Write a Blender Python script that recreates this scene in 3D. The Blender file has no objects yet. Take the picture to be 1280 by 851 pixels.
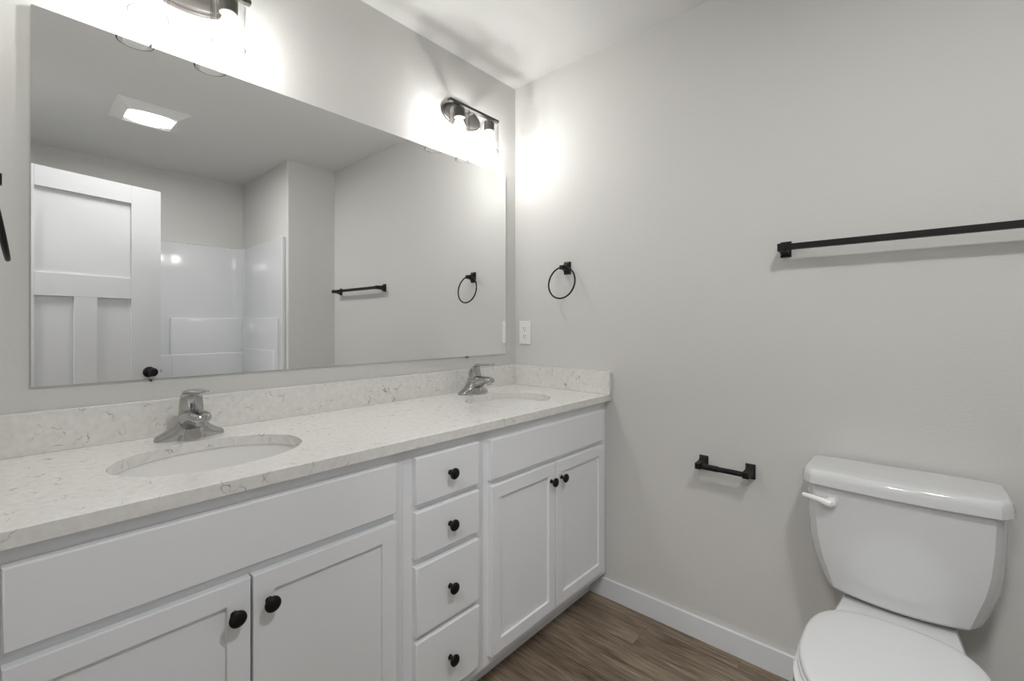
import bpy, bmesh, math, random
from mathutils import Vector, Matrix
PI = math.pi
random.seed(4)
S = bpy.context.scene
C = S.collection

# ------------------------------------------------------------------ camera
CAM_X, CAM_Y, CAM_Z, CAM_F, CAM_YAW, CAM_V0 = -1.7701, -1.5619, 1.1948, 570.0, 41.823, 405.2
cd = bpy.data.cameras.new('camera')
cam = bpy.data.objects.new('camera', cd); C.objects.link(cam)
cd.sensor_fit = 'HORIZONTAL'; cd.sensor_width = 36.0
cd.lens = CAM_F * 36.0 / 1280.0
cd.shift_x = 0.0
cd.shift_y = -(425.5 - CAM_V0) / 1280.0
cd.clip_start = 0.02
cam.location = (CAM_X, CAM_Y, CAM_Z)
cam.rotation_euler = (math.radians(90), 0, math.radians(CAM_YAW - 90))
S.camera = cam

# ------------------------------------------------------------------ light / exposure
S.view_settings.view_transform = 'Standard'
S.view_settings.look = 'None'
S.view_settings.gamma = 1.0
S.view_settings.use_curve_mapping = False
S.view_settings.exposure = 0.24
BULB_STRENGTH = 2.85
CEIL_STRENGTH = 200.0
HALL_FILL_WATTS = 21.0
w = bpy.data.worlds.new('world'); S.world = w; w.use_nodes = True
w.node_tree.nodes['Background'].inputs[0].default_value = (1, 1, 1, 1)
w.node_tree.nodes['Background'].inputs[1].default_value = 0.05
S.cycles.use_denoising = True
S.cycles.use_light_tree = False
S.cycles.max_bounces = 12
S.cycles.diffuse_bounces = 8
S.cycles.glossy_bounces = 8
S.cycles.transparent_max_bounces = 24
S.cycles.sample_clamp_indirect = 3.0
S.cycles.blur_glossy = 0.6
hl = bpy.data.lights.new('hall_fill_light', 'AREA'); hl.energy = HALL_FILL_WATTS; hl.shape = 'DISK'; hl.size = 0.3  # fill light added in the unseen hall, brightens the bathroom through the doorway
hlo = bpy.data.objects.new('hall_fill_light', hl); C.objects.link(hlo); hlo.location = (-2.45, -1.43, 2.39)

# ------------------------------------------------------------------ helpers
def thing(name, label, cat, loc=(0, 0, 0), group=None, rz=0.0):
    o = bpy.data.objects.new(name, None); C.objects.link(o)
    o.empty_display_size = 0.05
    o.location = loc; o.rotation_euler = (0, 0, rz)
    o['label'] = label; o['category'] = cat
    if group: o['group'] = group
    return o

def obj(name, bm, mats, parent=None, smooth=None, label=None, recalc=True):
    me = bpy.data.meshes.new(name)
    if recalc: bmesh.ops.recalc_face_normals(bm, faces=bm.faces)
    bm.to_mesh(me); bm.free()
    for m in (mats if isinstance(mats, (list, tuple)) else [mats]): me.materials.append(m)
    if smooth is not None:
        me.shade_smooth(); me.set_sharp_from_angle(angle=math.radians(smooth))
    o = bpy.data.objects.new(name, me); C.objects.link(o)
    if parent: o.parent = parent
    if label: o['label'] = label
    if smooth is not None and smooth <= 42:
        wm = o.modifiers.new('weighted_normal', 'WEIGHTED_NORMAL'); wm.keep_sharp = True; wm.weight = 80
    return o

def tag(o, label, cat, group=None):
    o['label'] = label; o['category'] = cat
    if group: o['group'] = group
    return o

def struct(name, bm, m, label=None, cat=None, smooth=None):
    o = obj(name, bm, m, smooth=smooth); o['kind'] = 'structure'
    if label: o['label'] = label
    if cat: o['category'] = cat
    return o

def copy_tree(o, parent=None):
    c = o.copy(); C.objects.link(c)
    if parent: c.parent = parent
    for ch in list(o.children): copy_tree(ch, c)
    return c

def box(bm, x0, x1, y0, y1, z0, z1, bevel=0.0, seg=2, mi=0):
    t = bmesh.new()
    bmesh.ops.create_cube(t, size=1.0)
    for v in t.verts:
        v.co = Vector(((x0+x1)/2 + v.co.x*(x1-x0), (y0+y1)/2 + v.co.y*(y1-y0), (z0+z1)/2 + v.co.z*(z1-z0)))
    if bevel: bmesh.ops.bevel(t, geom=list(t.edges), offset=bevel, segments=seg, profile=0.5, affect='EDGES')
    merge(bm, t, mi)

def merge(bm, t, mi=0, mat=None):
    vm = {}
    for v in t.verts: vm[v] = bm.verts.new(mat @ v.co if mat else v.co)
    for f in t.faces:
        try:
            nf = bm.faces.new([vm[v] for v in f.verts]); nf.material_index = mi if mi else f.material_index
        except ValueError: pass
    t.free()

def loft(bm, rings, cap0=True, cap1=True, closed=True, mi=0):
    R = [[bm.verts.new(Vector(p)) for p in r] for r in rings]
    n = len(R[0])
    for a, b in zip(R[:-1], R[1:]):
        for i in range(n if closed else n-1):
            j = (i+1) % n
            f = bm.faces.new((a[i], a[j], b[j], b[i])); f.material_index = mi
    if cap0: bm.faces.new(R[0][::-1]).material_index = mi
    if cap1: bm.faces.new(R[-1]).material_index = mi

def circ(cx, cy, z, rx, ry=None, n=32):
    ry = rx if ry is None else ry
    return [(cx + rx*math.cos(2*PI*i/n), cy + ry*math.sin(2*PI*i/n), z) for i in range(n)]

def lathe(bm, prof, n=28, axis='z', at=(0, 0, 0), mi=0, cap0=True, cap1=True):
    """prof = [(r, h)...] around the axis"""
    rings = []
    for r, h in prof:
        ring = []
        for i in range(n):
            a = 2*PI*i/n; c, s_ = r*math.cos(a), r*math.sin(a)
            p = {'z': (c, s_, h), 'y': (c, h, s_), 'x': (h, c, s_)}[axis]
            ring.append((p[0]+at[0], p[1]+at[1], p[2]+at[2]))
        rings.append(ring)
    loft(bm, rings, cap0, cap1, mi=mi)

def tube(bm, pts, rad, n=12, closed=False):
    pts = [Vector(p) for p in pts]; rings = []
    N = len(pts)
    for i, p in enumerate(pts):
        if closed: t = pts[(i+1) % N] - pts[i-1]
        else: t = pts[min(i+1, N-1)] - pts[max(i-1, 0)]
        t.normalize()
        ref = Vector((0, 0, 1)) if abs(t.z) < 0.95 else Vector((1, 0, 0))
        if closed: ref = Vector((1, 0, 0))
        a = t.cross(ref).normalized(); b = t.cross(a)
        r = rad[i] if isinstance(rad, (list, tuple)) else rad
        rings.append([p + (a*math.cos(2*PI*k/n) + b*math.sin(2*PI*k/n))*r for k in range(n)])
    if closed:
        rings.append(rings[0]); loft(bm, rings, False, False)
        bmesh.ops.remove_doubles(bm, verts=bm.verts, dist=1e-6)
    else: loft(bm, rings)

# ------------------------------------------------------------------ materials
def mat(name, col=(.8, .8, .8), rough=.5, metal=0.0, spec=None, coat=0.0):
    m = bpy.data.materials.new(name); m.use_nodes = True
    b = m.node_tree.nodes['Principled BSDF']
    b.inputs['Base Color'].default_value = (*col, 1); b.inputs['Roughness'].default_value = rough
    b.inputs['Metallic'].default_value = metal
    if spec is not None: b.inputs['Specular IOR Level'].default_value = spec
    if coat: b.inputs['Coat Weight'].default_value = coat; b.inputs['Coat Roughness'].default_value = .06
    return m

def NL(m): return m.node_tree.nodes, m.node_tree.links, m.node_tree.nodes['Principled BSDF']

def bumpy(m, scale, dist, strength=1.0, detail=3.0, scale2=None):
    N, L, b = NL(m)
    tc = N.new('ShaderNodeTexCoord'); no = N.new('ShaderNodeTexNoise'); bu = N.new('ShaderNodeBump')
    no.inputs['Scale'].default_value = scale; no.inputs['Detail'].default_value = detail
    bu.inputs['Strength'].default_value = strength; bu.inputs['Distance'].default_value = dist
    L.new(tc.outputs['Object'], no.inputs['Vector']); L.new(no.outputs['Fac'], bu.inputs['Height'])
    L.new(bu.outputs['Normal'], b.inputs['Normal'])
    return m

M = {}
M['wall'] = bumpy(mat('wall_paint', (.62, .613, .593), .62, spec=.3), 170, .0014, .38)
M['ceiling'] = bumpy(mat('ceiling_paint', (.70, .693, .678), .75, spec=.2), 150, .0014, .4)
M['trim'] = mat('trim_paint', (.72, .73, .75), .38, spec=.4)
M['cab'] = mat('cabinet_paint', (.77, .78, .80), .42, spec=.4)
M['door'] = mat('door_paint', (.56, .565, .575), .45, spec=.4)
M['black'] = mat('matte_black_metal', (.008, .0075, .007), .45, spec=.25)
M['knob'] = mat('satin_black_metal', (.005, .005, .005), .38, spec=.25)
M['bronze'] = mat('dark_bronze_metal', (.060, .055, .050), .40, metal=.35)
M['chrome'] = mat('chrome', (.47, .465, .46), .05, metal=1.0)
M['porcelain'] = mat('white_porcelain', (.62, .625, .63), .12, coat=.6)
M['seat'] = mat('white_seat_plastic', (.62, .625, .63), .24)
M['basin'] = mat('basin_porcelain', (.80, .79, .775), .10, coat=.5)
M['acrylic'] = mat('shower_acrylic', (.66, .67, .685), .06, coat=.8)
M['plastic'] = mat('white_plastic', (.80, .79, .775), .35)
M['slot'] = mat('slot_dark', (.03, .03, .03), .6)
M['screw'] = mat('clip_screw', (.03, .03, .03), .4)
M['mirror'] = mat('mirror_silver', (.93, .935, .93), .0, metal=1.0)
M['mirror_edge'] = mat('mirror_edge_glass', (.62, .66, .63), .2)

def m_emit(name, col, strength, thin=False):
    m = bpy.data.materials.new(name); m.use_nodes = True
    N, L = m.node_tree.nodes, m.node_tree.links
    N.remove(N['Principled BSDF']); e = N.new('ShaderNodeEmission')
    e.inputs[0].default_value = (*col, 1); e.inputs[1].default_value = strength
    if thin:      # a glowing frosted envelope that lets the filament's light out
        t = N.new('ShaderNodeBsdfTransparent'); ad = N.new('ShaderNodeAddShader')
        L.new(e.outputs[0], ad.inputs[0]); L.new(t.outputs[0], ad.inputs[1]); L.new(ad.outputs[0], N['Material Output'].inputs[0])
    else: L.new(e.outputs[0], N['Material Output'].inputs[0])
    return m
M['bulb'] = m_emit('lit_bulb', (1.0, .995, .98), 4.0, True)
M['bulb'].cycles.emission_sampling = 'NONE'

def m_lens():
    m = m_emit('lit_diffuser', (1, .998, .990), CEIL_STRENGTH)
    N, L = m.node_tree.nodes, m.node_tree.links
    e = [n for n in N if n.type == 'EMISSION'][0]
    tc = N.new('ShaderNodeTexCoord'); gr = N.new('ShaderNodeTexGradient'); gr.gradient_type = 'SPHERICAL'
    mp = N.new('ShaderNodeMapping'); mp.inputs['Scale'].default_value = (7.0, 9.0, 1.0)
    mr = N.new('ShaderNodeMapRange'); mr.interpolation_type = 'SMOOTHSTEP'
    mr.inputs['From Min'].default_value = 0; mr.inputs['From Max'].default_value = .75
    mr.inputs['To Min'].default_value = .0026; mr.inputs['To Max'].default_value = 1.0
    mu = N.new('ShaderNodeMath'); mu.operation = 'MULTIPLY'; mu.inputs[1].default_value = CEIL_STRENGTH
    L.new(tc.outputs['Object'], mp.inputs['Vector']); L.new(mp.outputs['Vector'], gr.inputs['Vector'])
    L.new(gr.outputs['Fac'], mr.inputs['Value']); L.new(mr.outputs['Result'], mu.inputs[0])
    L.new(mu.outputs[0], e.inputs[1])
    return m
M['lens'] = m_lens()

def m_glass(name='clear_glass', edge=(.25, .25, .245, 1)):
    m = bpy.data.materials.new(name); m.use_nodes = True
    N, L = m.node_tree.nodes, m.node_tree.links
    N.remove(N['Principled BSDF'])
    t = N.new('ShaderNodeBsdfTransparent')
    fw = N.new('ShaderNodeLayerWeight'); fw.inputs[0].default_value = .5
    cr = N.new('ShaderNodeValToRGB'); cr.color_ramp.elements[0].position = .70; cr.color_ramp.elements[0].color = (.975, .975, .97, 1)
    cr.color_ramp.elements[1].position = 1.0; cr.color_ramp.elements[1].color = edge
    L.new(fw.outputs['Facing'], cr.inputs[0]); L.new(cr.outputs[0], t.inputs[0])
    g = N.new('ShaderNodeBsdfGlossy'); g.inputs['Roughness'].default_value = .02
    lw = N.new('ShaderNodeLayerWeight'); lw.inputs[0].default_value = .25
    mx = N.new('ShaderNodeMixShader')
    fm = N.new('ShaderNodeMath'); fm.operation = 'MULTIPLY'; fm.inputs[1].default_value = .30
    L.new(lw.outputs['Fresnel'], fm.inputs[0]); L.new(fm.outputs[0], mx.inputs[0]); L.new(t.outputs[0], mx.inputs[1]); L.new(g.outputs[0], mx.inputs[2])
    L.new(mx.outputs[0], N['Material Output'].inputs[0])
    return m
M['glass'] = m_glass()
M['clip'] = M['glass']
M['glass_rim'] = m_glass('glass_rim', (.12, .12, .12, 1))
[e for e in M['glass_rim'].node_tree.nodes if e.type == 'VALTORGB'][0].color_ramp.elements[0].color = (.14, .14, .14, 1)

def m_quartz():
    m = mat('quartz', (.7, .69, .67), .16, coat=.25)
    N, L, b = NL(m)
    tc = N.new('ShaderNodeTexCoord')
    # warped coordinates
    nw = N.new('ShaderNodeTexNoise'); nw.inputs['Scale'].default_value = 16; nw.inputs['Detail'].default_value = 4
    sub = N.new('ShaderNodeVectorMath'); sub.operation = 'SUBTRACT'; sub.inputs[1].default_value = (.5, .5, .5)
    sc = N.new('ShaderNodeVectorMath'); sc.operation = 'SCALE'; sc.inputs['Scale'].default_value = .09
    ad = N.new('ShaderNodeVectorMath'); ad.operation = 'ADD'
    L.new(tc.outputs['Object'], nw.inputs['Vector']); L.new(nw.outputs['Color'], sub.inputs[0])
    L.new(sub.outputs[0], sc.inputs[0]); L.new(tc.outputs['Object'], ad.inputs[0]); L.new(sc.outputs[0], ad.inputs[1])
    vo = N.new('ShaderNodeTexVoronoi'); vo.feature = 'DISTANCE_TO_EDGE'; vo.inputs['Scale'].default_value = 17
    L.new(ad.outputs[0], vo.inputs['Vector'])
    line = N.new('ShaderNodeMapRange'); line.inputs['From Min'].default_value = 0.004; line.inputs['From Max'].default_value = .026
    line.inputs['To Min'].default_value = 1; line.inputs['To Max'].default_value = 0
    L.new(vo.outputs['Distance'], line.inputs['Value'])
    nm = N.new('ShaderNodeTexNoise'); nm.inputs['Scale'].default_value = 34; nm.inputs['Detail'].default_value = 3
    L.new(tc.outputs['Object'], nm.inputs['Vector'])
    mk = N.new('ShaderNodeMapRange'); mk.inputs['From Min'].default_value = .52; mk.inputs['From Max'].default_value = .66
    L.new(nm.outputs['Fac'], mk.inputs['Value'])
    vm = N.new('ShaderNodeMath'); vm.operation = 'MULTIPLY'
    L.new(line.outputs['Result'], vm.inputs[0]); L.new(mk.outputs['Result'], vm.inputs[1])
    # cloudy tone and fine grain
    nc = N.new('ShaderNodeTexNoise'); nc.inputs['Scale'].default_value = 70; nc.inputs['Detail'].default_value = 8
    L.new(tc.outputs['Object'], nc.inputs['Vector'])
    r1 = N.new('ShaderNodeValToRGB')
    r1.color_ramp.elements[0].position = .30; r1.color_ramp.elements[0].color = (.675, .662, .632, 1)
    r1.color_ramp.elements[1].position = .66; r1.color_ramp.elements[1].color = (.755, .745, .722, 1)
    L.new(nc.outputs['Fac'], r1.inputs[0])
    mx = N.new('ShaderNodeMix'); mx.data_type = 'RGBA'
    ml = N.new('ShaderNodeMath'); ml.operation = 'MULTIPLY'; ml.inputs[1].default_value = .75
    L.new(vm.outputs[0], ml.inputs[0]); L.new(ml.outputs[0], mx.inputs['Factor'])
    L.new(r1.outputs['Color'], mx.inputs['A']); mx.inputs['B'].default_value = (.20, .18, .155, 1)
    L.new(mx.outputs['Result'], b.inputs['Base Color'])
    return m
M['quartz'] = m_quartz()

def m_floor():
    m = mat('vinyl_plank', (.2, .15, .1), .42, spec=.35)
    N, L, b = NL(m)
    def mth(op, a, c=None):
        n = N.new('ShaderNodeMath'); n.operation = op
        for i, v in enumerate((a, c)):
            if v is None: continue
            if isinstance(v, (int, float)): n.inputs[i].default_value = v
            else: L.new(v, n.inputs[i])
        return n.outputs[0]
    tc = N.new('ShaderNodeTexCoord'); sp = N.new('ShaderNodeSeparateXYZ')
    L.new(tc.outputs['Object'], sp.inputs[0])
    X, Y = sp.outputs['X'], sp.outputs['Y']
    WID, LEN = .152, 1.22
    xr = mth('DIVIDE', mth('ADD', X, .068), WID); row = mth('FLOOR', xr); fx = mth('SUBTRACT', xr, row)
    off = mth('SUBTRACT', -1.088, mth('MULTIPLY', row, .326))
    yr = mth('DIVIDE', mth('SUBTRACT', Y, off), LEN); idx = mth('FLOOR', yr); fy = mth('SUBTRACT', yr, idx)
    cv = N.new('ShaderNodeCombineXYZ'); L.new(row, cv.inputs[0]); L.new(idx, cv.inputs[1])
    wn = N.new('ShaderNodeTexWhiteNoise'); wn.noise_dimensions = '3D'; L.new(cv.outputs[0], wn.inputs['Vector'])
    # grain: stretched noise, shifted per plank
    sv = N.new('ShaderNodeVectorMath'); sv.operation = 'SCALE'; sv.inputs['Scale'].default_value = 9.0
    L.new(wn.outputs['Color'], sv.inputs[0])
    av = N.new('ShaderNodeVectorMath'); av.operation = 'ADD'
    L.new(tc.outputs['Object'], av.inputs[0]); L.new(sv.outputs[0], av.inputs[1])
    def grain(sx, sy, det, dist):
        mp = N.new('ShaderNodeMapping'); mp.inputs['Scale'].default_value = (sx, sy, 1)
        L.new(av.outputs[0], mp.inputs['Vector'])
        n = N.new('ShaderNodeTexNoise'); n.inputs['Scale'].default_value = 1; n.inputs['Detail'].default_value = det
        n.inputs['Distortion'].default_value = dist; n.inputs['Roughness'].default_value = .62
        L.new(mp.outputs[0], n.inputs['Vector']); return n.outputs['Fac']
    g1 = grain(26, 2.2, 6, 1.2); g2 = grain(210, 9, 8, .3); g3 = grain(7, 2.0, 3, .6)
    g = mth('ADD', mth('ADD', mth('MULTIPLY', g1, .40), mth('MULTIPLY', g2, .40)), mth('MULTIPLY', g3, .20))
    g = mth('ADD', g, mth('MULTIPLY', mth('SUBTRACT', wn.outputs['Value'], .5), .07))
    rp = N.new('ShaderNodeValToRGB'); e = rp.color_ramp.elements
    e[0].position = .385; e[0].color = (.078, .054, .035, 1)
    e[1].position = .635; e[1].color = (.37, .30, .225, 1)
    x = e.new(.47); x.color = (.168, .126, .088, 1)
    x = e.new(.55); x.color = (.26, .205, .15, 1)
    L.new(g, rp.inputs[0])
    # bevelled joints
    ex = mth('MINIMUM', fx, mth('SUBTRACT', 1, fx)); ey = mth('MINIMUM', fy, mth('SUBTRACT', 1, fy))
    jx = mth('LESS_THAN', ex, .006); jy = mth('LESS_THAN', ey, .0008)
    j = mth('MULTIPLY', mth('MAXIMUM', jx, jy), .45)
    mx = N.new('ShaderNodeMix'); mx.data_type = 'RGBA'; L.new(j, mx.inputs['Factor'])
    L.new(rp.outputs['Color'], mx.inputs['A']); mx.inputs['B'].default_value = (.045, .03, .02, 1)
    L.new(mx.outputs['Result'], b.inputs['Base Color'])
    bu = N.new('ShaderNodeBump'); bu.inputs['Strength'].default_value = .25; bu.inputs['Distance'].default_value = .001
    L.new(g2, bu.inputs['Height']); L.new(bu.outputs['Normal'], b.inputs['Normal'])
    return m
M['floor'] = m_floor()

# ------------------------------------------------------------------ room shell
H = 2.4085
XL = -1.8265          # face of the left wall
YP = -1.945          # face of the partition
YF = -2.88           # face of the far wall
XH = -3.0            # hall wall
bm = bmesh.new(); box(bm, XH-.1, .1, YF-.1, .1, -.1, 0); struct('floor', bm, M['floor'])
bm = bmesh.new(); box(bm, XH-.1, .1, YF-.1, .1, H, H+.1); struct('ceiling', bm, M['ceiling'])
bm = bmesh.new(); box(bm, XL-.12, .1, 0, .1, 0, H); struct('wall_back', bm, M['wall'])
bm = bmesh.new(); box(bm, 0, .1, YF-.1, 0, 0, H); struct('wall_right', bm, M['wall'])
DO0, DO1, DZ = -1.815, -1.035, 2.04    # doorway
bm = bmesh.new()
box(bm, XL-.12, XL, DO1, 0, 0, H); box(bm, XL-.12, XL, YF, DO0, 0, H); box(bm, XL-.12, XL, DO0, DO1, DZ, H)
struct('wall_left', bm, M['wall'])
bm = bmesh.new(); box(bm, XL-.12, 0, YF-.1, YF, 0, H); struct('wall_front', bm, M['wall'])
bm = bmesh.new()
t = bmesh.new(); bmesh.ops.create_cube(t, size=1)
for v in t.verts: v.co = Vector((-.1825 + v.co.x*.365, (YF+YP)/2 + v.co.y*(YP-YF), H/2 + v.co.z*H))
ed = [e for e in t.edges if all(abs(v.co.x+.365) < 1e-4 and abs(v.co.y-YP) < 1e-4 for v in e.verts)]
bmesh.ops.bevel(t, geom=ed, offset=.012, segments=4, profile=.5, affect='EDGES')
merge(bm, t); struct('wall_partition', bm, M['wall'], smooth=40)
bm = bmesh.new()
box(bm, XH-.1, XH, YF, .0, 0, H); box(bm, XH, XL-.12, 0, .1, 0, H); box(bm, XH, XL-.12, YF-.1, YF, 0, H)
struct('wall_hall', bm, M['wall'])

BH, BT = .083, .013
def baseboard(name, x0, x1, y0, y1):
    bm = bmesh.new(); box(bm, x0, x1, y0, y1, 0, BH, bevel=.0025, seg=2)
    struct(name, bm, M['trim'], smooth=40)
baseboard('baseboard_right', -BT, 0, YP, -.457)
baseboard('baseboard_partition', -.365, -BT, YP, YP+BT)
baseboard('baseboard_left', XL, XL+BT, -.975, -.59)
baseboard('baseboard_hall', XH, XH+BT, YF, 0)
# door casing round the doorway
bm = bmesh.new()
for x0, x1 in ((XL, XL+.017), (XL-.137, XL-.12)):
    box(bm, x0, x1, DO1-.005, DO1+.06, 0, DZ+.06, .002); box(bm, x0, x1, DO0-.06, DO0+.005, 0, DZ+.06, .002)
    box(bm, x0, x1, DO0+.005, DO1-.005, DZ-.005, DZ+.06, .002)
box(bm, XL-.12, XL, DO1-.015, DO1, 0, DZ); box(bm, XL-.12, XL, DO0, DO0+.015, 0, DZ); box(bm, XL-.12, XL, DO0+.015, DO1-.015, DZ-.015, DZ)
struct('trim_1', bm, M['trim'], smooth=40)

# ------------------------------------------------------------------ door (seen in the mirror)
DW, DH0, DH1, DT = .7575, .012, 2.024, .035
droot = thing('door_1', 'white three-panel door with black knob, swung open, seen in the mirror', 'door',
              (-1.841, -1.8199, 0), rz=math.radians(-14.38))
droot['kind'] = 'structure'
bm = bmesh.new()
D0, pl, pr, ml, mr2 = .033, .186, .604, .3436, .4438
B_ = .0012
box(bm, D0, pl, -DT, 0, DH0, DH1, B_); box(bm, pr, DW, -DT, 0, DH0, DH1, B_)
box(bm, pl, pr, -DT, 0, 1.917, DH1, B_); box(bm, pl, pr, -DT, 0, 1.346, 1.469, B_); box(bm, pl, pr, -DT, 0, DH0, .25, B_)
box(bm, ml, mr2, -DT, 0, .25, 1.346, B_)
box(bm, pl-.01, pr+.01, -DT+.011, -.011, .2, 1.93)
dp = obj('door_slab', bm, M['door'], droot, smooth=40)
bm = bmesh.new()
KX, KZ = .693, .902
for sgn, y0 in ((1, 0.0), (-1, -DT)):
    lathe(bm, [(.0325, y0), (.0325, y0+sgn*.005), (.029, y0+sgn*.009), (.013, y0+sgn*.011), (.0115, y0+sgn*.030),
               (.017, y0+sgn*.036), (.0255, y0+sgn*.045), (.0265, y0+sgn*.053), (.0225, y0+sgn*.061), (.010, y0+sgn*.064)], 28, 'y', (KX, 0, KZ))
obj('door_knob', bm, M['black'], droot, smooth=35)
bm = bmesh.new(); box(bm, DW, DW+.0015, -.030, -.005, KZ-.028, KZ+.028, .0004); box(bm, DW+.001, DW+.009, -.024, -.011, KZ-.009, KZ+.009, .002)
obj('latch', bm, M['black'], droot, smooth=40)
bm = bmesh.new()
for z in (.25, 1.02, 1.80): lathe(bm, [(.006, z-.045), (.006, z+.045)], 12, 'z', (.0275, .004, 0)); box(bm, .028, .06, -.0005, .0015, z-.045, z+.045)
obj('hinge', bm, M['black'], droot, smooth=40)

# ------------------------------------------------------------------ shower surround (seen in the mirror)
sh = thing('shower_surround', 'glossy white moulded shower surround in the alcove, seen in the mirror', 'shower', (-1.1, -2.44, 0))
def ws(bm):      # build in world coordinates, then shift to the root
    bmesh.ops.translate(bm, verts=bm.verts, vec=-Vector((-1.1, -2.44, 0))); return bm
SX0, SX1, SYB, SYF, SZ = XL+.03, -.385, -2.835, -1.985, 1.845
r = .085
def u_path(x0, x1, yb, yf, r, n=10):
    p = [(x1, yf)]
    for i in range(n+1):
        a = -i/n*PI/2; p.append((x1-r + r*math.cos(a), yb+r + r*math.sin(a)))
    for i in range(n+1):
        a = -PI/2 - i/n*PI/2; p.append((x0+r + r*math.cos(a), yb+r + r*math.sin(a)))
    p.append((x0, yf)); return p
bm = bmesh.new()
ins = u_path(SX0, SX1, SYB, SYF, r); out = u_path(XL+.001, -.366, YF+.001, SYF, .02)
nP = len(ins)
rr = [[(x, y, .10) for x, y in ins], [(x, y, SZ-.006) for x, y in ins],
      [(x+(ox-x)*.3, y+(oy-y)*.3, SZ) for (x, y), (ox, oy) in zip(ins, out)], [(x, y, SZ) for x, y in out], [(x, y, .10) for x, y in out]]
loft(bm, rr, False, False, closed=False)
obj('wall_panel', ws(bm), M['acrylic'], sh, smooth=35)
for x0, x1 in ((-.392, -.3665), (XL+.001, XL+.036)):   # rounded front flanges of the end panels
    bm = bmesh.new(); box(bm, x0, x1, SYF-.014, SYF+.014, .10, SZ, .006, 3)
    obj('flange', ws(bm), M['acrylic'], sh, smooth=40)
bm = bmesh.new()   # raised moulded ledge along the back and the right-hand side
box(bm, -.9, -.385, SYB-.02, SYB+.045, .10, 1.248, .012, 3)
box(bm, SX0, -.89, SYB-.02, SYB+.07, .10, .960, .012, 3)
box(bm, -.9, -.385, SYB-.02, SYB+.062, .10, .960, .012, 3)
box(bm, -.400, -.380, -2.80, -2.05, .10, 1.247, .006, 3)
box(bm, -.408, -.380, -2.78, -2.09, .10, .998, .008, 3)
obj('ledge', ws(bm), M['acrylic'], sh, smooth=50)
bm = bmesh.new()
box(bm, SX0-.02, SX1+.015, -2.86, -2.06, 0.0, .08, .01); box(bm, SX0-.02, SX1+.015, -2.135, -2.06, .05, .125, .02, 3)
obj('pan', ws(bm), M['acrylic'], sh, smooth=50)

# ------------------------------------------------------------------ vanity cabinets
YC, YO, YT = -.530, -.549, -.4558     # face frame, overlay fronts, toe kick
ZB, ZT = .103, .862
def knob_bm():
    bm = bmesh.new()
    lathe(bm, [(.0075, 0), (.0075, .002), (.0055, .004), (.0052, .011), (.0085, .0145), (.0145, .0180), (.0162, .0205), (.0160, .0235), (.0135, .0262), (.0080, .0278), (.002, .0283)], 26, 'y')
    for v in bm.verts: v.co.y = -v.co.y
    return bm
def front_panel(x0, x1, z0, z1, stile=0.0, bev=.0035, yb=YC, yf=YO):
    """overlay front; stile > 0 makes a recessed-panel frame"""
    bm = bmesh.new(); t = bmesh.new(); bmesh.ops.create_cube(t, size=1)
    for v in t.verts:
        v.co = Vector(((x0+x1)/2+v.co.x*(x1-x0), (yb+yf)/2+v.co.y*(yb-yf), (z0+z1)/2+v.co.z*(z1-z0)))
    ed = [e for e in t.edges if all(v.co.y < (yb+yf)/2 for v in e.verts)]
    bmesh.ops.bevel(t, geom=ed, offset=bev, segments=3, profile=.5, affect='EDGES')
    if stile:
        t.faces.ensure_lookup_table()
        f = max((f for f in t.faces if f.normal.y < -.99), key=lambda f: f.calc_area())
        bmesh.ops.inset_region(t, faces=[f], thickness=stile-bev, depth=0)
        bmesh.ops.inset_region(t, faces=[f], thickness=.0015, depth=-.0075)
    merge(bm, t); return bm
def cab_obj(name, bm, root, m='cab', smooth=40, parent=None):
    bmesh.ops.translate(bm, verts=bm.verts, vec=-root.location)
    return obj(name, bm, M[m], parent or root, smooth=smooth)
def carcass(root, x0, x1, top_open=True):
    bm = bmesh.new(); T = .016
    box(bm, x0, x0+T, YC+.019, -.002, ZB, ZT); box(bm, x1-T, x1, YC+.019, -.002, ZB, ZT)
    box(bm, x0+T, x1-T, YC+.019, -.002, ZB, ZB+T); box(bm, x0+T, x1-T, -.008, -.002, ZB+T, ZT)
    box(bm, x0, x0+T, YT+.02, -.002, 0, ZB); box(bm, x1-T, x1, YT+.02, -.002, 0, ZB)
    cab_obj('carcass', bm, root)
    bm = bmesh.new(); box(bm, x0, x1, YT, YT+.016, 0, ZB, .0005, 1); cab_obj('toe_kick', bm, root)
def frame(root, x0, x1, holes):
    """face frame: full-width box pieces around the list of openings (xa, xb, za, zb)"""
    bm = bmesh.new()
    xs = sorted({x0, x1, *[h[0] for h in holes], *[h[1] for h in holes]})
    zs = sorted({ZB, ZT, *[h[2] for h in holes], *[h[3] for h in holes]})
    e = .0006
    for a, b in zip(xs[:-1], xs[1:]):
        run = None
        for c, d in zip(zs[:-1], zs[1:]):
            mx_, mz_ = (a+b)/2, (c+d)/2
            if any(h[0] < mx_ < h[1] and h[2] < mz_ < h[3] for h in holes):
                if run: box(bm, a, b, YC, YC+.019, run[0], run[1]); run = None
            else: run = (run[0], d) if run else (c, d)
        if run: box(bm, a, b, YC, YC+.019, run[0], run[1])
    cab_obj('face_frame', bm, root)
kb = None
def add_knob(parent, root, x, z):
    global kb
    if kb is None:
        k = obj('knob', knob_bm(), M['knob'], parent, smooth=40); kb = k.data
    else:
        k = bpy.data.objects.new('knob', kb); C.objects.link(k); k.parent = parent
    k.location = Vector((x, YO, z)) - root.location
ZP0, ZP1 = .7030, .8325       # false front
ZD0, ZD1 = .1350, .6815       # doors
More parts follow.
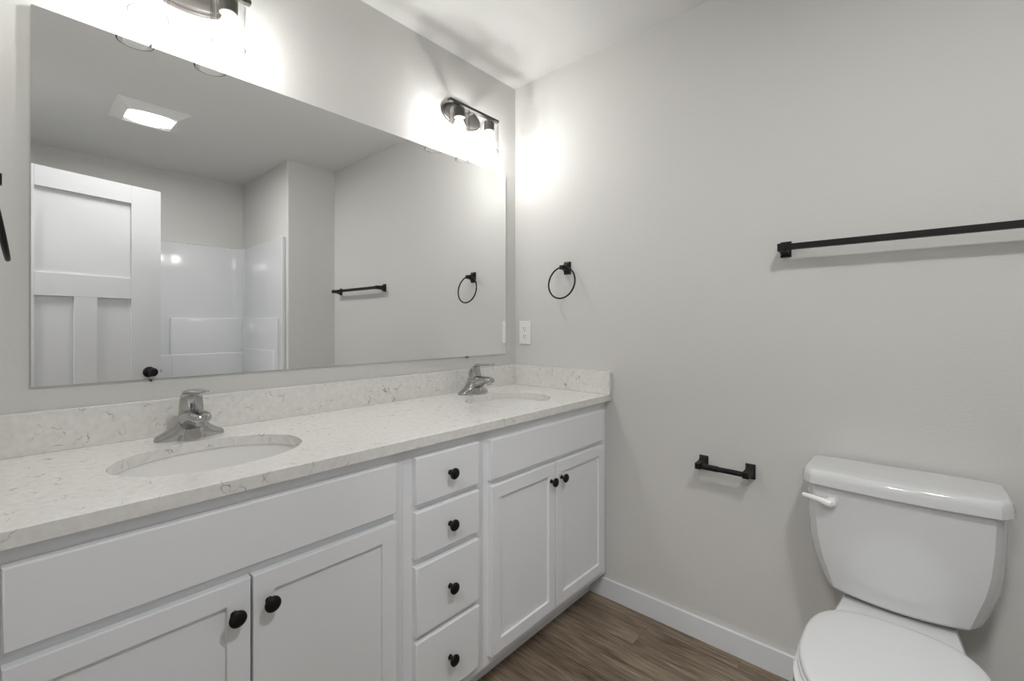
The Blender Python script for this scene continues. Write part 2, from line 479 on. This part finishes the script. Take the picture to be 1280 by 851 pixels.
def sink_base(x0, x1, d0, dm0, dm1, d1, label, dzp=0.0, dzd=0.0):
    root = thing('sink_cabinet', label, 'cabinet', ((x0+x1)/2, -.26, 0), 'white vanity cabinets')
    carcass(root, x0, x1)
    frame(root, x0, x1, [(x0+.04, x1-.04, ZB+.045, .665), (x0+.04, x1-.04, .70, .815)])
    cab_obj('drawer_front', front_panel(d0, d1, ZP0+dzp, ZP1+dzp, bev=.004), root)
    for a, b, kx in ((d0, dm0, dm0-.030), (dm1, d1, dm1+.030)):
        d = cab_obj('cabinet_door', front_panel(a, b, ZD0, ZD1+dzd, stile=.0585, bev=.003), root)
        add_knob(d, root, kx, ZD1+dzd-.062)
    return root
LX0, LX1 = -1.8065, -1.0568
lc = sink_base(LX0, LX1, -1.7715, -1.4335, -1.4290, -1.0865, 'white sink cabinet with two black-knobbed doors under the nearer sink')
bm = bmesh.new(); box(bm, XL+.001, LX0, YC, YC+.016, ZB, ZT); cab_obj('filler_strip', bm, lc)
DX0, DX1 = -1.0562, -.7578
dc = thing('drawer_cabinet', 'white cabinet of four black-knobbed drawers between the two sink cabinets', 'cabinet', ((DX0+DX1)/2, -.26, 0), 'white vanity cabinets')
carcass(dc, DX0, DX1)
dz = [(.7030, .8320), (.5560, .6835), (.3450, .5335), (.1380, .3285)]
frame(dc, DX0, DX1, [(DX0+.04, DX1-.04, a+.01, b-.01) for a, b in dz])
for a, b in dz:
    bm = front_panel(-1.0255, -.7885, a, b, bev=.004)
    box(bm, -1.012, -.802, YC+.001, -.10, a+.012, a+.022); box(bm, -1.012, -1.0, YC+.001, -.10, a+.022, b-.02)
    box(bm, -.814, -.802, YC+.001, -.10, a+.022, b-.02); box(bm, -1.0, -.814, -.112, -.10, a+.022, b-.02)
    d = cab_obj('drawer', bm, dc)
    add_knob(d, dc, -.9068, (a+b)/2)
RX0, RX1 = -.7572, -.0262
rc = sink_base(RX0, RX1, -.7345, -.3920, -.3875, -.0425, 'white sink cabinet with two black-knobbed doors beside the towel-ring wall', -.0055, -.003)
bm = bmesh.new(); box(bm, RX1+.0008, -.001, YC, YC+.016, ZB, ZT); cab_obj('filler_strip', bm, rc)
bm = bmesh.new(); box(bm, RX1+.0008, -.0005, YT, YT+.016, 0, ZB); cab_obj('toe_filler', bm, rc)

# ------------------------------------------------------------------ countertop
CZ0, CZ1, CYF = .8625, .8895, -.5575
SINKS = [(-1.431, -.3045, .195, .152), (-.381, -.3015, .195, .154)]
ct = thing('countertop', 'speckled white quartz countertop with two oval sink cutouts', 'countertop', (-.92, -.28, CZ0))
bm = bmesh.new()
def ring_edges(pts):
    vs = [bm.verts.new(p) for p in pts]
    return [bm.edges.new((vs[i], vs[(i+1) % len(vs)])) for i in range(len(vs))]
x0, x1, y0, y1 = XL+.001, -.001, CYF, -.001
ee = ring_edges([(x0, y0, CZ0), (x1, y0, CZ0), (x1, y1, CZ0), (x0, y1, CZ0)])
for cx, cy, a, b in SINKS: ee += ring_edges([(cx+a*math.cos(2*PI*i/72), cy+b*math.sin(2*PI*i/72), CZ0) for i in range(72)])
bmesh.ops.triangle_fill(bm, use_beauty=True, use_dissolve=False, edges=ee)
ext = bmesh.ops.extrude_face_region(bm, geom=list(bm.faces))
for v in [g for g in ext['geom'] if isinstance(g, bmesh.types.BMVert)]: v.co.z = CZ1
bmesh.ops.recalc_face_normals(bm, faces=bm.faces)
sharp = [e for e in bm.edges if len(e.link_faces) == 2 and e.calc_face_angle(0) > 1.0 and all(abs(v.co.z-CZ1) < 1e-5 for v in e.verts)]
bmesh.ops.bevel(bm, geom=sharp, offset=.0022, segments=2, profile=.5, affect='EDGES', clamp_overlap=True)
cab_obj('slab', bm, ct, 'quartz', 40)
bm = bmesh.new(); box(bm, XL+.001, -.001, -.018, -.0005, CZ1, .9885, .0015, 2)
tag(obj('backsplash', bm, M['quartz'], smooth=40), 'long white quartz backsplash slab standing on the countertop under the mirror', 'backsplash')
bm = bmesh.new(); box(bm, -.0195, -.0005, CYF-.004, -.0185, CZ1, .9885, .0015, 2)
tag(obj('side_splash', bm, M['quartz'], smooth=40), 'short white quartz splash slab on the countertop end, under the outlet', 'backsplash')

# ------------------------------------------------------------------ sinks
def make_sink(cx, cy, a, b, label):
    r = thing('sink', label, 'sink', (cx, cy, CZ0-.16), 'undermount sinks')
    bm = bmesh.new(); z = .16; n = 56
    A, Bv = a+.004, b+.004
    prof = [(1.10, z-.0005, 1), (1.0, z-.0005, 1), (.985, z-.012, 1), (.955, z-.05, 1), (.88, z-.095, 1), (.70, z-.125, 1), (.42, z-.138, 1), (.15, z-.143, 1), (.118, z-.144, 1)]
    out = [(.118, z-.158), (.45, z-.152), (.74, z-.140), (.93, z-.105), (1.0, z-.055), (1.03, z-.014), (1.10, z-.012)]
    rings = [circ(0, 0, h, A*f, Bv*f, n) for f, h, _ in prof] + [circ(0, 0, h, A*f, Bv*f, n) for f, h in out] + [circ(0, 0, z-.0005, A*1.10, Bv*1.10, n)]
    loft(bm, rings, False, False)
    bmesh.ops.remove_doubles(bm, verts=bm.verts, dist=1e-5)
    obj('basin', bm, M['basin'], r, smooth=50)
    bm = bmesh.new()
    lathe(bm, [(.030, z-.1425), (.030, z-.1405), (.024, z-.1400), (.019, z-.143), (.019, z-.150)], 28, cap0=True, cap1=True)
    lathe(bm, [(.016, z-.149), (.016, z-.1415), (.012, z-.1395), (.002, z-.139)], 24)
    obj('drain', bm, M['chrome'], r, smooth=40)
    bm = bmesh.new()
    lathe(bm, [(.009, 0), (.009, .0015), (.006, .0015), (.006, .0005)], 20, 'y', (0, -Bv*.965, z-.045))
    obj('overflow_ring', bm, M['chrome'], r, smooth=40)
    return r
make_sink(*SINKS[0], 'white oval undermount sink in the nearer half of the countertop')
make_sink(*SINKS[1], 'white oval undermount sink near the corner with the outlet')

# ------------------------------------------------------------------ faucets
def ell(c, ax, ay, rx, ry, n=24, p=2.0):
    c, ax, ay = Vector(c), Vector(ax), Vector(ay); o = []
    for i in range(n):
        t = 2*PI*i/n; cs, sn = math.cos(t), math.sin(t)
        o.append(c + ax*(math.copysign(abs(cs)**(2/p), cs)*rx) + ay*(math.copysign(abs(sn)**(2/p), sn)*ry))
    return o
def make_faucet(x, label):
    r = thing('faucet', label, 'faucet', (x, -.086, CZ1), 'chrome sink faucets')
    # base plate with swooping ears + body + spout, one casting
    bm = bmesh.new()
    # ears: sections across x; each a rounded half-section standing on the counter
    secs = [(-.0790, .005, .007), (-.0765, .0115, .0150), (-.070, .0160, .0205), (-.060, .0210, .0235), (-.050, .0275, .0262), (-.042, .0345, .0280),
            (-.036, .0425, .029), (-.031, .052, .029), (-.025, .062, .029), (-.014, .068, .029), (0, .070, .029)]
    secs = secs + [(-a, b, c) for a, b, c in secs[-2::-1]]
    rings = []
    for sx, h, hy in secs:
        ring = []
        for i in range(20):
            t = PI*i/19
            c_, s_ = math.cos(t), math.sin(t)
            yy = math.copysign(abs(c_)**.75, c_)*hy; zz = max(0, s_)**.75*h
            f = zz/.07
            ring.append((sx, yy - .012*f - .002, zz))
        rings.append(ring)
    loft(bm, rings)
    # column: sweeps up and forward
    col = [(.000, -.006, .0410, .0365), (.016, -.006, .0390, .0350), (.036, -.009, .0345, .0328), (.056, -.012, .0305, .0305), (.072, -.014, .0285, .0275), (.082, -.015, .0265, .0250), (.087, -.015, .018, .017)]
    loft(bm, [ell((0, y, z), (1, 0, 0), (0, 1, 0), rx, ry) for z, y, rx, ry in col])
    # spout: from the column forwards
    sp = [((0, -.005, .042), .0305, .032, 0), ((0, -.030, .051), .0300, .0275, .35), ((0, -.055, .0610), .0285, .0205, .62), ((0, -.080, .0665), .0262, .0155, .85), ((0, -.101, .0675), .0240, .0138, 1.05), ((0, -.114, .0665), .0205, .0118, 1.2), ((0, -.1195, .0655), .012, .007, 1.3)]
    rings = []
    for c, rx, rz, a in sp:
        rings.append(ell(c, (1, 0, 0), (0, math.sin(.25), math.cos(.25)), rx, rz, 24, 2.6))
    loft(bm, rings)
    obj('body', bm, M['chrome'], r, smooth=60)
    bm = bmesh.new()
    lathe(bm, [(.0125, .060), (.0125, .0475), (.0115, .0460), (.0095, .0460), (.0090, .050)], 24, 'z', (0, -.101, 0))
    obj('aerator', bm, M['chrome'], r, smooth=40)
    # lever handle: dome, neck and a flat paddle reaching forwards
    bm = bmesh.new()
    hs = [((0, -.014, .079), .0275, .0265, 0.0), ((0, -.012, .088), .0272, .0245, -.05), ((0, -.012, .101), .0262, .0200, -.15), ((0, -.016, .1145), .0250, .0160, -.45), ((0, -.028, .1245), .0238, .0105, -.95), ((0, -.046, .1285), .0222, .0068, -1.35),
          ((0, -.071, .1300), .0200, .0052, -1.55), ((0, -.097, .1315), .0180, .0045, -1.62), ((0, -.117, .1335), .0155, .0038, -1.66), ((0, -.125, .1345), .0095, .0026, -1.66)]
    rings = []
    for c, rx, ry, a in hs:
        rings.append(ell(c, (1, 0, 0), (0, math.cos(a), -math.sin(a)*-1), rx, ry, 24, 2.5))
    loft(bm, rings)
    obj('lever_handle', bm, M['chrome'], r, smooth=60)
    bm = bmesh.new()
    lathe(bm, [(.0022, 0), (.0022, .052), (.0045, .055), (.0045, .062), (.002, .064)], 14, 'z', (-.004, .024, 0))
    obj('lift_rod', bm, M['chrome'], r, smooth=40)
    return r
make_faucet(-1.431, 'chrome single-lever faucet behind the nearer sink')
make_faucet(-.381, 'chrome single-lever faucet behind the sink by the corner')

# ------------------------------------------------------------------ wall mirror
MX0, MX1, MZ0, MZ1, MT = -1.7255, -.0840, 1.0470, 1.9455, .010
mi = thing('wall_mirror', 'large frameless rectangular mirror on the wall above the countertop', 'mirror', ((MX0+MX1)/2, 0, MZ0))
bm = bmesh.new(); box(bm, MX0, MX1, -MT, -.0005, MZ0, MZ1)
bm.normal_update()
for f in bm.faces: f.material_index = 0 if f.normal.y < -.9 else 1
bmesh.ops.translate(bm, verts=bm.verts, vec=-mi.location)
obj('mirror_glass', bm, [M['mirror'], M['mirror_edge']], mi)
for cx, cz, sg in ((-1.502, MZ1, -1), (-.338, MZ1, -1), (-1.502, MZ0, 1), (-.344, MZ0, 1)):
    bm = bmesh.new(); e = -sg      # e: direction away from the mirror's middle
    lathe(bm, [(.0085, -MT-.0002), (.0085, -MT-.0022), (.0070, -MT-.0032)], 24, 'y', (cx, 0, cz + e*.0025))
    bmesh.ops.translate(bm, verts=bm.verts, vec=-mi.location)
    k = obj('mirror_clip', bm, M['clip'], mi, smooth=40)
    bm = bmesh.new(); lathe(bm, [(.0026, -.0005), (.0026, -MT-.0034), (.0034, -MT-.0036), (.0030, -MT-.0046)], 14, 'y', (cx, 0, cz + e*.0040))
    bmesh.ops.translate(bm, verts=bm.verts, vec=-mi.location)
    obj('screw', bm, M['screw'], k, smooth=40)

# ------------------------------------------------------------------ vanity lights
FZ, FY = 2.1365, -.094
def make_light(x, label):
    r = thing('vanity_light', label, 'wall light', (x, 0, FZ), 'two-lamp vanity lights')
    bm = bmesh.new()
    def ovalring(hx, hz, y, n=56): return [(hx*math.cos(2*PI*i/n), y, hz*math.sin(2*PI*i/n)) for i in range(n)]
    loft(bm, [ovalring(.1150, .0530, -.0005), ovalring(.1150, .0530, -.010), ovalring(.112, .0500, -.013), ovalring(.107, .0455, -.013), ovalring(.105, .0435, -.020), ovalring(.098, .0370, -.0235), ovalring(.05, .02, -.025)])
    obj('back_plate', bm, M['bronze'], r, smooth=40)
    bm = bmesh.new(); lathe(bm, [(.013, -.023), (.0085, -.028), (.0085, FY+.008)], 20, 'y'); obj('arm', bm, M['bronze'], r, smooth=40)
    bm = bmesh.new(); box(bm, -.1480, .1480, FY-.009, FY+.009, -.0065, .0065, .002, 2); obj('cross_bar', bm, M['bronze'], r, smooth=40)
    for sx in (-.0905, .0905):
        sh_ = None
        bm = bmesh.new()
        lathe(bm, [(.010, -.006), (.010, -.018), (.0235, -.020), (.0235, -.058), (.0215, -.060), (.0150, -.060), (.0145, -.030)], 28, 'z', (sx, FY, 0), cap1=True)
        s = obj('socket', bm, M['bronze'], r, smooth=40)
        bm = bmesh.new()
        R0, T, zt, zb = .0430, .0028, -.0215, -.1525
        lathe(bm, [(.0245, zt), (R0-.004, zt), (R0-.001, zt-.002), (R0, zt-.006), (R0, zb), (R0-T, zb), (R0-T, zt-.007), (R0-T-.003, zt-.004), (.0245, zt-.004), (.0245, zt)], 48, 'z', (sx, FY, 0), cap0=False, cap1=False)
        bmesh.ops.remove_doubles(bm, verts=bm.verts, dist=1e-6)
        for f in bm.faces:      # the ground bottom rim
            if all(v.co.z < zb+1e-4 for v in f.verts): f.material_index = 1
        obj('glass_shade', bm, [M['glass'], M['glass_rim']], r, smooth=40)
        bm = bmesh.new()
        lathe(bm, [(.0125, -.056), (.0135, -.064), (.0185, -.078), (.0255, -.094), (.0285, -.108), (.0270, -.122), (.0205, -.134), (.0105, -.1405), (.002, -.142)], 28, 'z', (sx, FY, 0))
        obj('bulb', bm, M['bulb'], r, smooth=60)
        pl_ = bpy.data.lights.new('bulb_light', 'POINT'); pl_.energy = BULB_STRENGTH; pl_.shadow_soft_size = .010; pl_.color = (1.0, .998, .990); pl_.cycles.use_multiple_importance_sampling = False
        po = bpy.data.objects.new('bulb_light', pl_); C.objects.link(po); po.parent = r; po.location = (sx, FY, -.108)
    return r
make_light(-1.431, 'dark bronze vanity light with two clear glass shades above the nearer sink')
make_light(-.377, 'dark bronze vanity light with two clear glass shades by the corner')

# ------------------------------------------------------------------ ceiling fan light
fl = thing('ceiling_fan_light', 'square white ceiling fan light, lit, seen in the mirror', 'ceiling light', (-1.199, -1.787, H))
bm = bmesh.new(); a, b = .166, .172; c, d = .1165, .1165; D = -.030
def rect(hx, hy, z): return [(-hx, -hy, z), (hx, -hy, z), (hx, hy, z), (-hx, hy, z)]
loft(bm, [rect(a, b, 0), rect(a, b, -.003), rect(c, d, D), rect(c-.006, d-.006, D), rect(c-.008, d-.008, D+.010)], cap0=True, cap1=False)
obj('frame', bm, M['plastic'], fl)
bm = bmesh.new(); loft(bm, [rect(c-.0075, d-.0075, D+.0085), rect(c-.0075, d-.0075, D+.0055), rect(c-.010, d-.010, D+.0045)])
ln = obj('diffuser', bm, M['lens'], fl)

# ------------------------------------------------------------------ square bathroom hardware
def mount(bm, y, z, side=-1, reach=.058, base_h=.052, base_w=.032, wall=0.0, tip=.0095):
    """square flared post standing on a wall face x = wall, pointing to side (-1: towards -x)"""
    def sq(x, hw, hh, dz=0): return [(wall+side*x, y-hw, z-hh+dz), (wall+side*x, y+hw, z-hh+dz), (wall+side*x, y+hw, z+hh+dz), (wall+side*x, y-hw, z+hh+dz)]
    w2, h2 = base_w/2, base_h/2
    loft(bm, [sq(.0005, w2, h2), sq(.006, w2, h2), sq(.008, w2-.0015, h2-.0015), sq(.013, w2-.004, h2-.009), sq(.021, tip+.001, tip+.005),
              sq(.032, tip, tip+.001), sq(reach-.001, tip, tip), sq(reach, tip-.001, tip-.001)])
BLK = M['black']
def towel_ring(wall, side, y, z, label):
    r = thing('towel_ring', label, 'towel ring', (wall, y, z), 'black towel rings')
    bm = bmesh.new(); mount(bm, 0, 0, side, .056, .058, .036)
    obj('mount', bm, BLK, r, smooth=30)
    bm = bmesh.new(); R = .0735; rc_ = -.0705
    tube(bm, [(side*(.039 + .012*(1-math.cos(2*PI*i/56))), R*math.sin(2*PI*i/56), rc_+R*math.cos(2*PI*i/56)) for i in range(56)], .0038, 12, closed=True)
    obj('ring', bm, BLK, r, smooth=60)
    return r
towel_ring(0, -1, -.330, 1.4575, 'black towel ring on the right wall above the outlet')
towel_ring(XL, 1, -.318, 1.4575, 'black towel ring at the left edge of the photo, beside the mirror')
tb = thing('towel_bar', 'long square black towel bar on the right wall above the toilet', 'towel bar', (0, -1.529, 1.447))
for yy in (.305, -.305):
    bm = bmesh.new(); mount(bm, yy, 0, -1, .074, .052, .032, tip=.0118); obj('mount', bm, BLK, tb, smooth=30)
bm = bmesh.new(); box(bm, -.071, -.0515, -.300, .300, -.0095, .0095, .0012, 2); obj('bar', bm, BLK, tb, smooth=40)
tp = thing('toilet_paper_holder', 'empty black toilet paper holder on the wall beside the toilet', 'toilet paper holder', (0, -1.034, .674))
for yy in (.0805, -.0805):
    bm = bmesh.new(); mount(bm, yy, 0, -1, .070, .052, .032, tip=.0105); obj('mount', bm, BLK, tp, smooth=30)
bm = bmesh.new(); lathe(bm, [(.004, -.074), (.0075, -.070), (.0092, -.066), (.0092, .012), (.0106, .0125), (.0106, .066), (.0075, .070), (.004, .074)], 24, 'y', (-.058, 0, 0))
obj('roller', bm, BLK, tp, smooth=40)

# ------------------------------------------------------------------ outlet
ou = thing('outlet', 'white duplex power outlet on the right wall above the side splash', 'outlet', (0, -.070, 1.1525))
bm = bmesh.new(); box(bm, -.0060, -.0005, -.0365, .0365, -.0585, .0585, .0025, 3)
obj('cover_plate', bm, M['plastic'], ou, smooth=40)
for zc in (.0195, -.0195):
    bm = bmesh.new()
    n = 28; ring = []
    for i in range(n):
        a_ = 2*PI*i/n; yy = .0170*math.cos(a_); zz = max(-.0135, min(.0135, .0175*math.sin(a_))); ring.append((yy, zz))
    loft(bm, [[(-.0055, yy, zc+zz) for yy, zz in ring], [(-.0072, yy, zc+zz) for yy, zz in ring], [(-.0078, yy*.95, zc+zz*.95) for yy, zz in ring]])
    rcp = obj('receptacle', bm, M['plastic'], ou, smooth=40)
    bm = bmesh.new()
    box(bm, -.0081, -.0075, .0050, .0074, zc+.000, zc+.0085); box(bm, -.0081, -.0075, -.0074, -.0050, zc+.0005, zc+.0078)
    lathe(bm, [(.0029, -.0075), (.0029, -.0081)], 14, 'x', (0, 0, zc-.0072))
    obj('slot', bm, M['slot'], rcp)
bm = bmesh.new(); lathe(bm, [(.0028, -.0058), (.0028, -.0066), (.001, -.0069)], 14, 'x'); obj('screw', bm, M['plastic'], ou, smooth=40)

# ------------------------------------------------------------------ toilet
TY = -1.515
to = thing('toilet', 'white two-piece toilet with closed lid against the right wall', 'toilet', (0, TY, 0))
def tank_ring(hw_b, hw_f, xb, xs, xf, bow, z, zb=0.0, n=9):
    """back edge, side to x=xs, chamfer to front x=xf with a bow; returns a closed ring (symmetric); zb lowers the middle"""
    P = [(xb, hw_b-.012), (xb-.012, hw_b), (xs, hw_b)]
    k = 3
    for i in range(1, k): t = i/k; P.append((xs+(xf-xs)*t - .002*math.sin(PI*t), hw_b+(hw_f-hw_b)*t + .002*math.sin(PI*t)))
    for i in range(n):
        y = hw_f*(1-2*i/(n-1)); P.append((xf - bow*(1-(y/hw_f)**2), y))
    for i in range(k-1, 0, -1): t = i/k; P.append((xs+(xf-xs)*t - .002*math.sin(PI*t), -(hw_b+(hw_f-hw_b)*t + .002*math.sin(PI*t))))
    P += [(xs, -hw_b), (xb-.012, -hw_b), (xb, -(hw_b-.012))]
    return [(x, y, z - zb*max(0, 1-(y/hw_b)**2)) for x, y in P]
bm = bmesh.new()
TB = [ # z, hw_b, hw_f, xs, xf, bow, zb
 (.7345, .2065, .1830, -.150, -.188, .014, 0), (.700, .2060, .1825, -.150, -.188, .014, 0), (.640, .2045, .1800, -.149, -.187, .014, 0), (.580, .2010, .1745, -.147, -.185, .014, 0),
 (.530, .1935, .1650, -.145, -.183, .014, 0.0), (.490, .1810, .1530, -.142, -.180, .014, 0.002), (.462, .1715, .1445, -.139, -.178, .013, .006), (.444, .1650, .1385, -.137, -.176, .013, .010), (.4375, .1610, .1345, -.133, -.171, .012, .011), (.436, .150, .125, -.125, -.160, .011, .011)]
loft(bm, [tank_ring(hb, hf, -.018, xs, xf, bw, z, zb) for z, hb, hf, xs, xf, bw, zb in TB])
bmesh.ops.bevel(bm, geom=[e for e in bm.edges if False], offset=.001) if False else None
obj('tank', bm, M['porcelain'], to, smooth=28)
bm = bmesh.new()
LD = [ # z, hw_b, hw_f, xs, xf, bow
 (.7305, .2150, .1890, -.158, -.197, .014), (.7335, .2185, .1915, -.160, -.200, .014), (.752, .2180, .1910, -.159, -.199, .014), (.764, .2150, .1880, -.156, -.196, .014), (.7700, .2110, .1845, -.152, -.191, .0135), (.7728, .2050, .1790, -.147, -.185, .013), (.7740, .150, .130, -.12, -.15, .008)]
loft(bm, [tank_ring(hb, hf, -.013, xs, xf, bw, z) for z, hb, hf, xs, xf, bw in LD])
obj('tank_lid', bm, M['porcelain'], to, smooth=32)
# flush lever: round escutcheon and a curved arm
bm = bmesh.new()
lathe(bm, [(.0125, -.180), (.0125, -.2030), (.0115, -.2065), (.007, -.2095), (.001, -.2105)], 24, 'x', (0, .1420, .6885))
arm = [((-.2060, .1400, .6875), .0112, .0115), ((-.2085, .1490, .6885), .0102, .0110), ((-.2105, .1600, .6910), .0082, .0094), ((-.2118, .1730, .6940), .0066, .0080), ((-.2122, .1860, .6965), .0058, .0074), ((-.2118, .1980, .6980), .0050, .0068), ((-.2108, .2075, .6986), .0042, .0060), ((-.2102, .2105, .6987), .002, .003)]
loft(bm, [ell(c, (1, 0, 0), (0, 0, 1), a_, b_, 16) for c, a_, b_ in arm])
obj('flush_lever', bm, M['plastic'], to, smooth=50)
# bowl: deck behind, rim, tapering to the foot
def egg(cx, hw, xf, xbk, z, n=48, pb=2.6, pf=2.0):
    o = []
    for i in range(n):
        t = 2*PI*i/n; c_, s_ = math.cos(t), math.sin(t)
        L_, p = ((xbk-cx), pb) if c_ > 0 else ((cx-xf), pf)
        o.append((cx + math.copysign(abs(c_)**(2/p), c_)*L_, math.copysign(abs(s_)**(2/p), s_)*hw, z))
    return o
bm = bmesh.new()
BR = [(.402, -.50, .172, -.705, -.20), (.398, -.50, .177, -.712, -.195), (.375, -.50, .178, -.712, -.19), (.34, -.49, .168, -.695, -.18), (.28, -.46, .140, -.64, -.16), (.20, -.42, .112, -.58, -.14), (.12, -.40, .102, -.55, -.13), (.04, -.39, .108, -.56, -.12), (.0, -.39, .112, -.57, -.115)]
loft(bm, [egg(cx, hw, xf, xb, z) for z, cx, hw, xf, xb in BR])
# deck under the tank
def deckring(z, w0, w1, x0, x1, e=0): return [(x0+e, -w0-e, z), (x0+e, w0+e, z), (x1, w1+e, z), (x1-.03, w1+.003+e, z), (x1-.03, -w1-.003-e, z), (x1, -w1-e, z)]
loft(bm, [deckring(.30, .080, .110, -.06, -.26, 0), deckring(.36, .098, .120, -.045, -.27, .002), deckring(.410, .1030, .1270, -.035, -.27, .004), deckring(.4165, .1020, .1260, -.04, -.268, 0)])
obj('bowl', bm, M['porcelain'], to, smooth=42)
bm = bmesh.new(); loft(bm, [circ(-.105, 0, .400, .050, .085), circ(-.105, 0, .432, .050, .085)]); obj('tank_gasket', bm, mat('gasket_rubber', (.30, .30, .30), .7), to, smooth=40)
def seat_outline(z, e=0.0, n=64):
    """blunt back, egg front"""
    o = []
    cx, hw, xf, xb = -.455, .1690+e, -.690-e, -.250+e*.4
    for i in range(n):
        t = 2*PI*i/n; c_, s_ = math.cos(t), math.sin(t)
        if c_ > 0: p = 3.0; o.append((cx + abs(c_)**(2/p)*(xb-cx), math.copysign(abs(s_)**(2/p), s_)*hw, z))
        else: o.append((cx + c_*(cx-xf), s_*hw, z))
    return o
bm = bmesh.new(); loft(bm, [seat_outline(.4035, .003), seat_outline(.405, .006), seat_outline(.412, .006), seat_outline(.4145, .003)])
obj('seat', bm, M['seat'], to, smooth=40)
bm = bmesh.new()
loft(bm, [seat_outline(.4150, -.001), seat_outline(.4165, .0025), seat_outline(.4255, .0025), seat_outline(.4295, -.0005), seat_outline(.4315, -.007), seat_outline(.4325, -.030), seat_outline(.4335, -.09)])
obj('seat_lid', bm, M['seat'], to, smooth=60)
for s_ in (-.075, .075):
    bm = bmesh.new(); box(bm, -.292, -.264, s_-.022, s_+.022, .400, .4145, .004, 3); obj('seat_hinge', bm, M['seat'], to, smooth=50)
for s_ in (-.105, .105):
    bm = bmesh.new(); lathe(bm, [(.017, .0), (.017, .012), (.013, .024), (.004, .028)], 20, 'z', (-.34, s_*1.07, 0)); obj('bolt_cap', bm, M['plastic'], to, smooth=50)
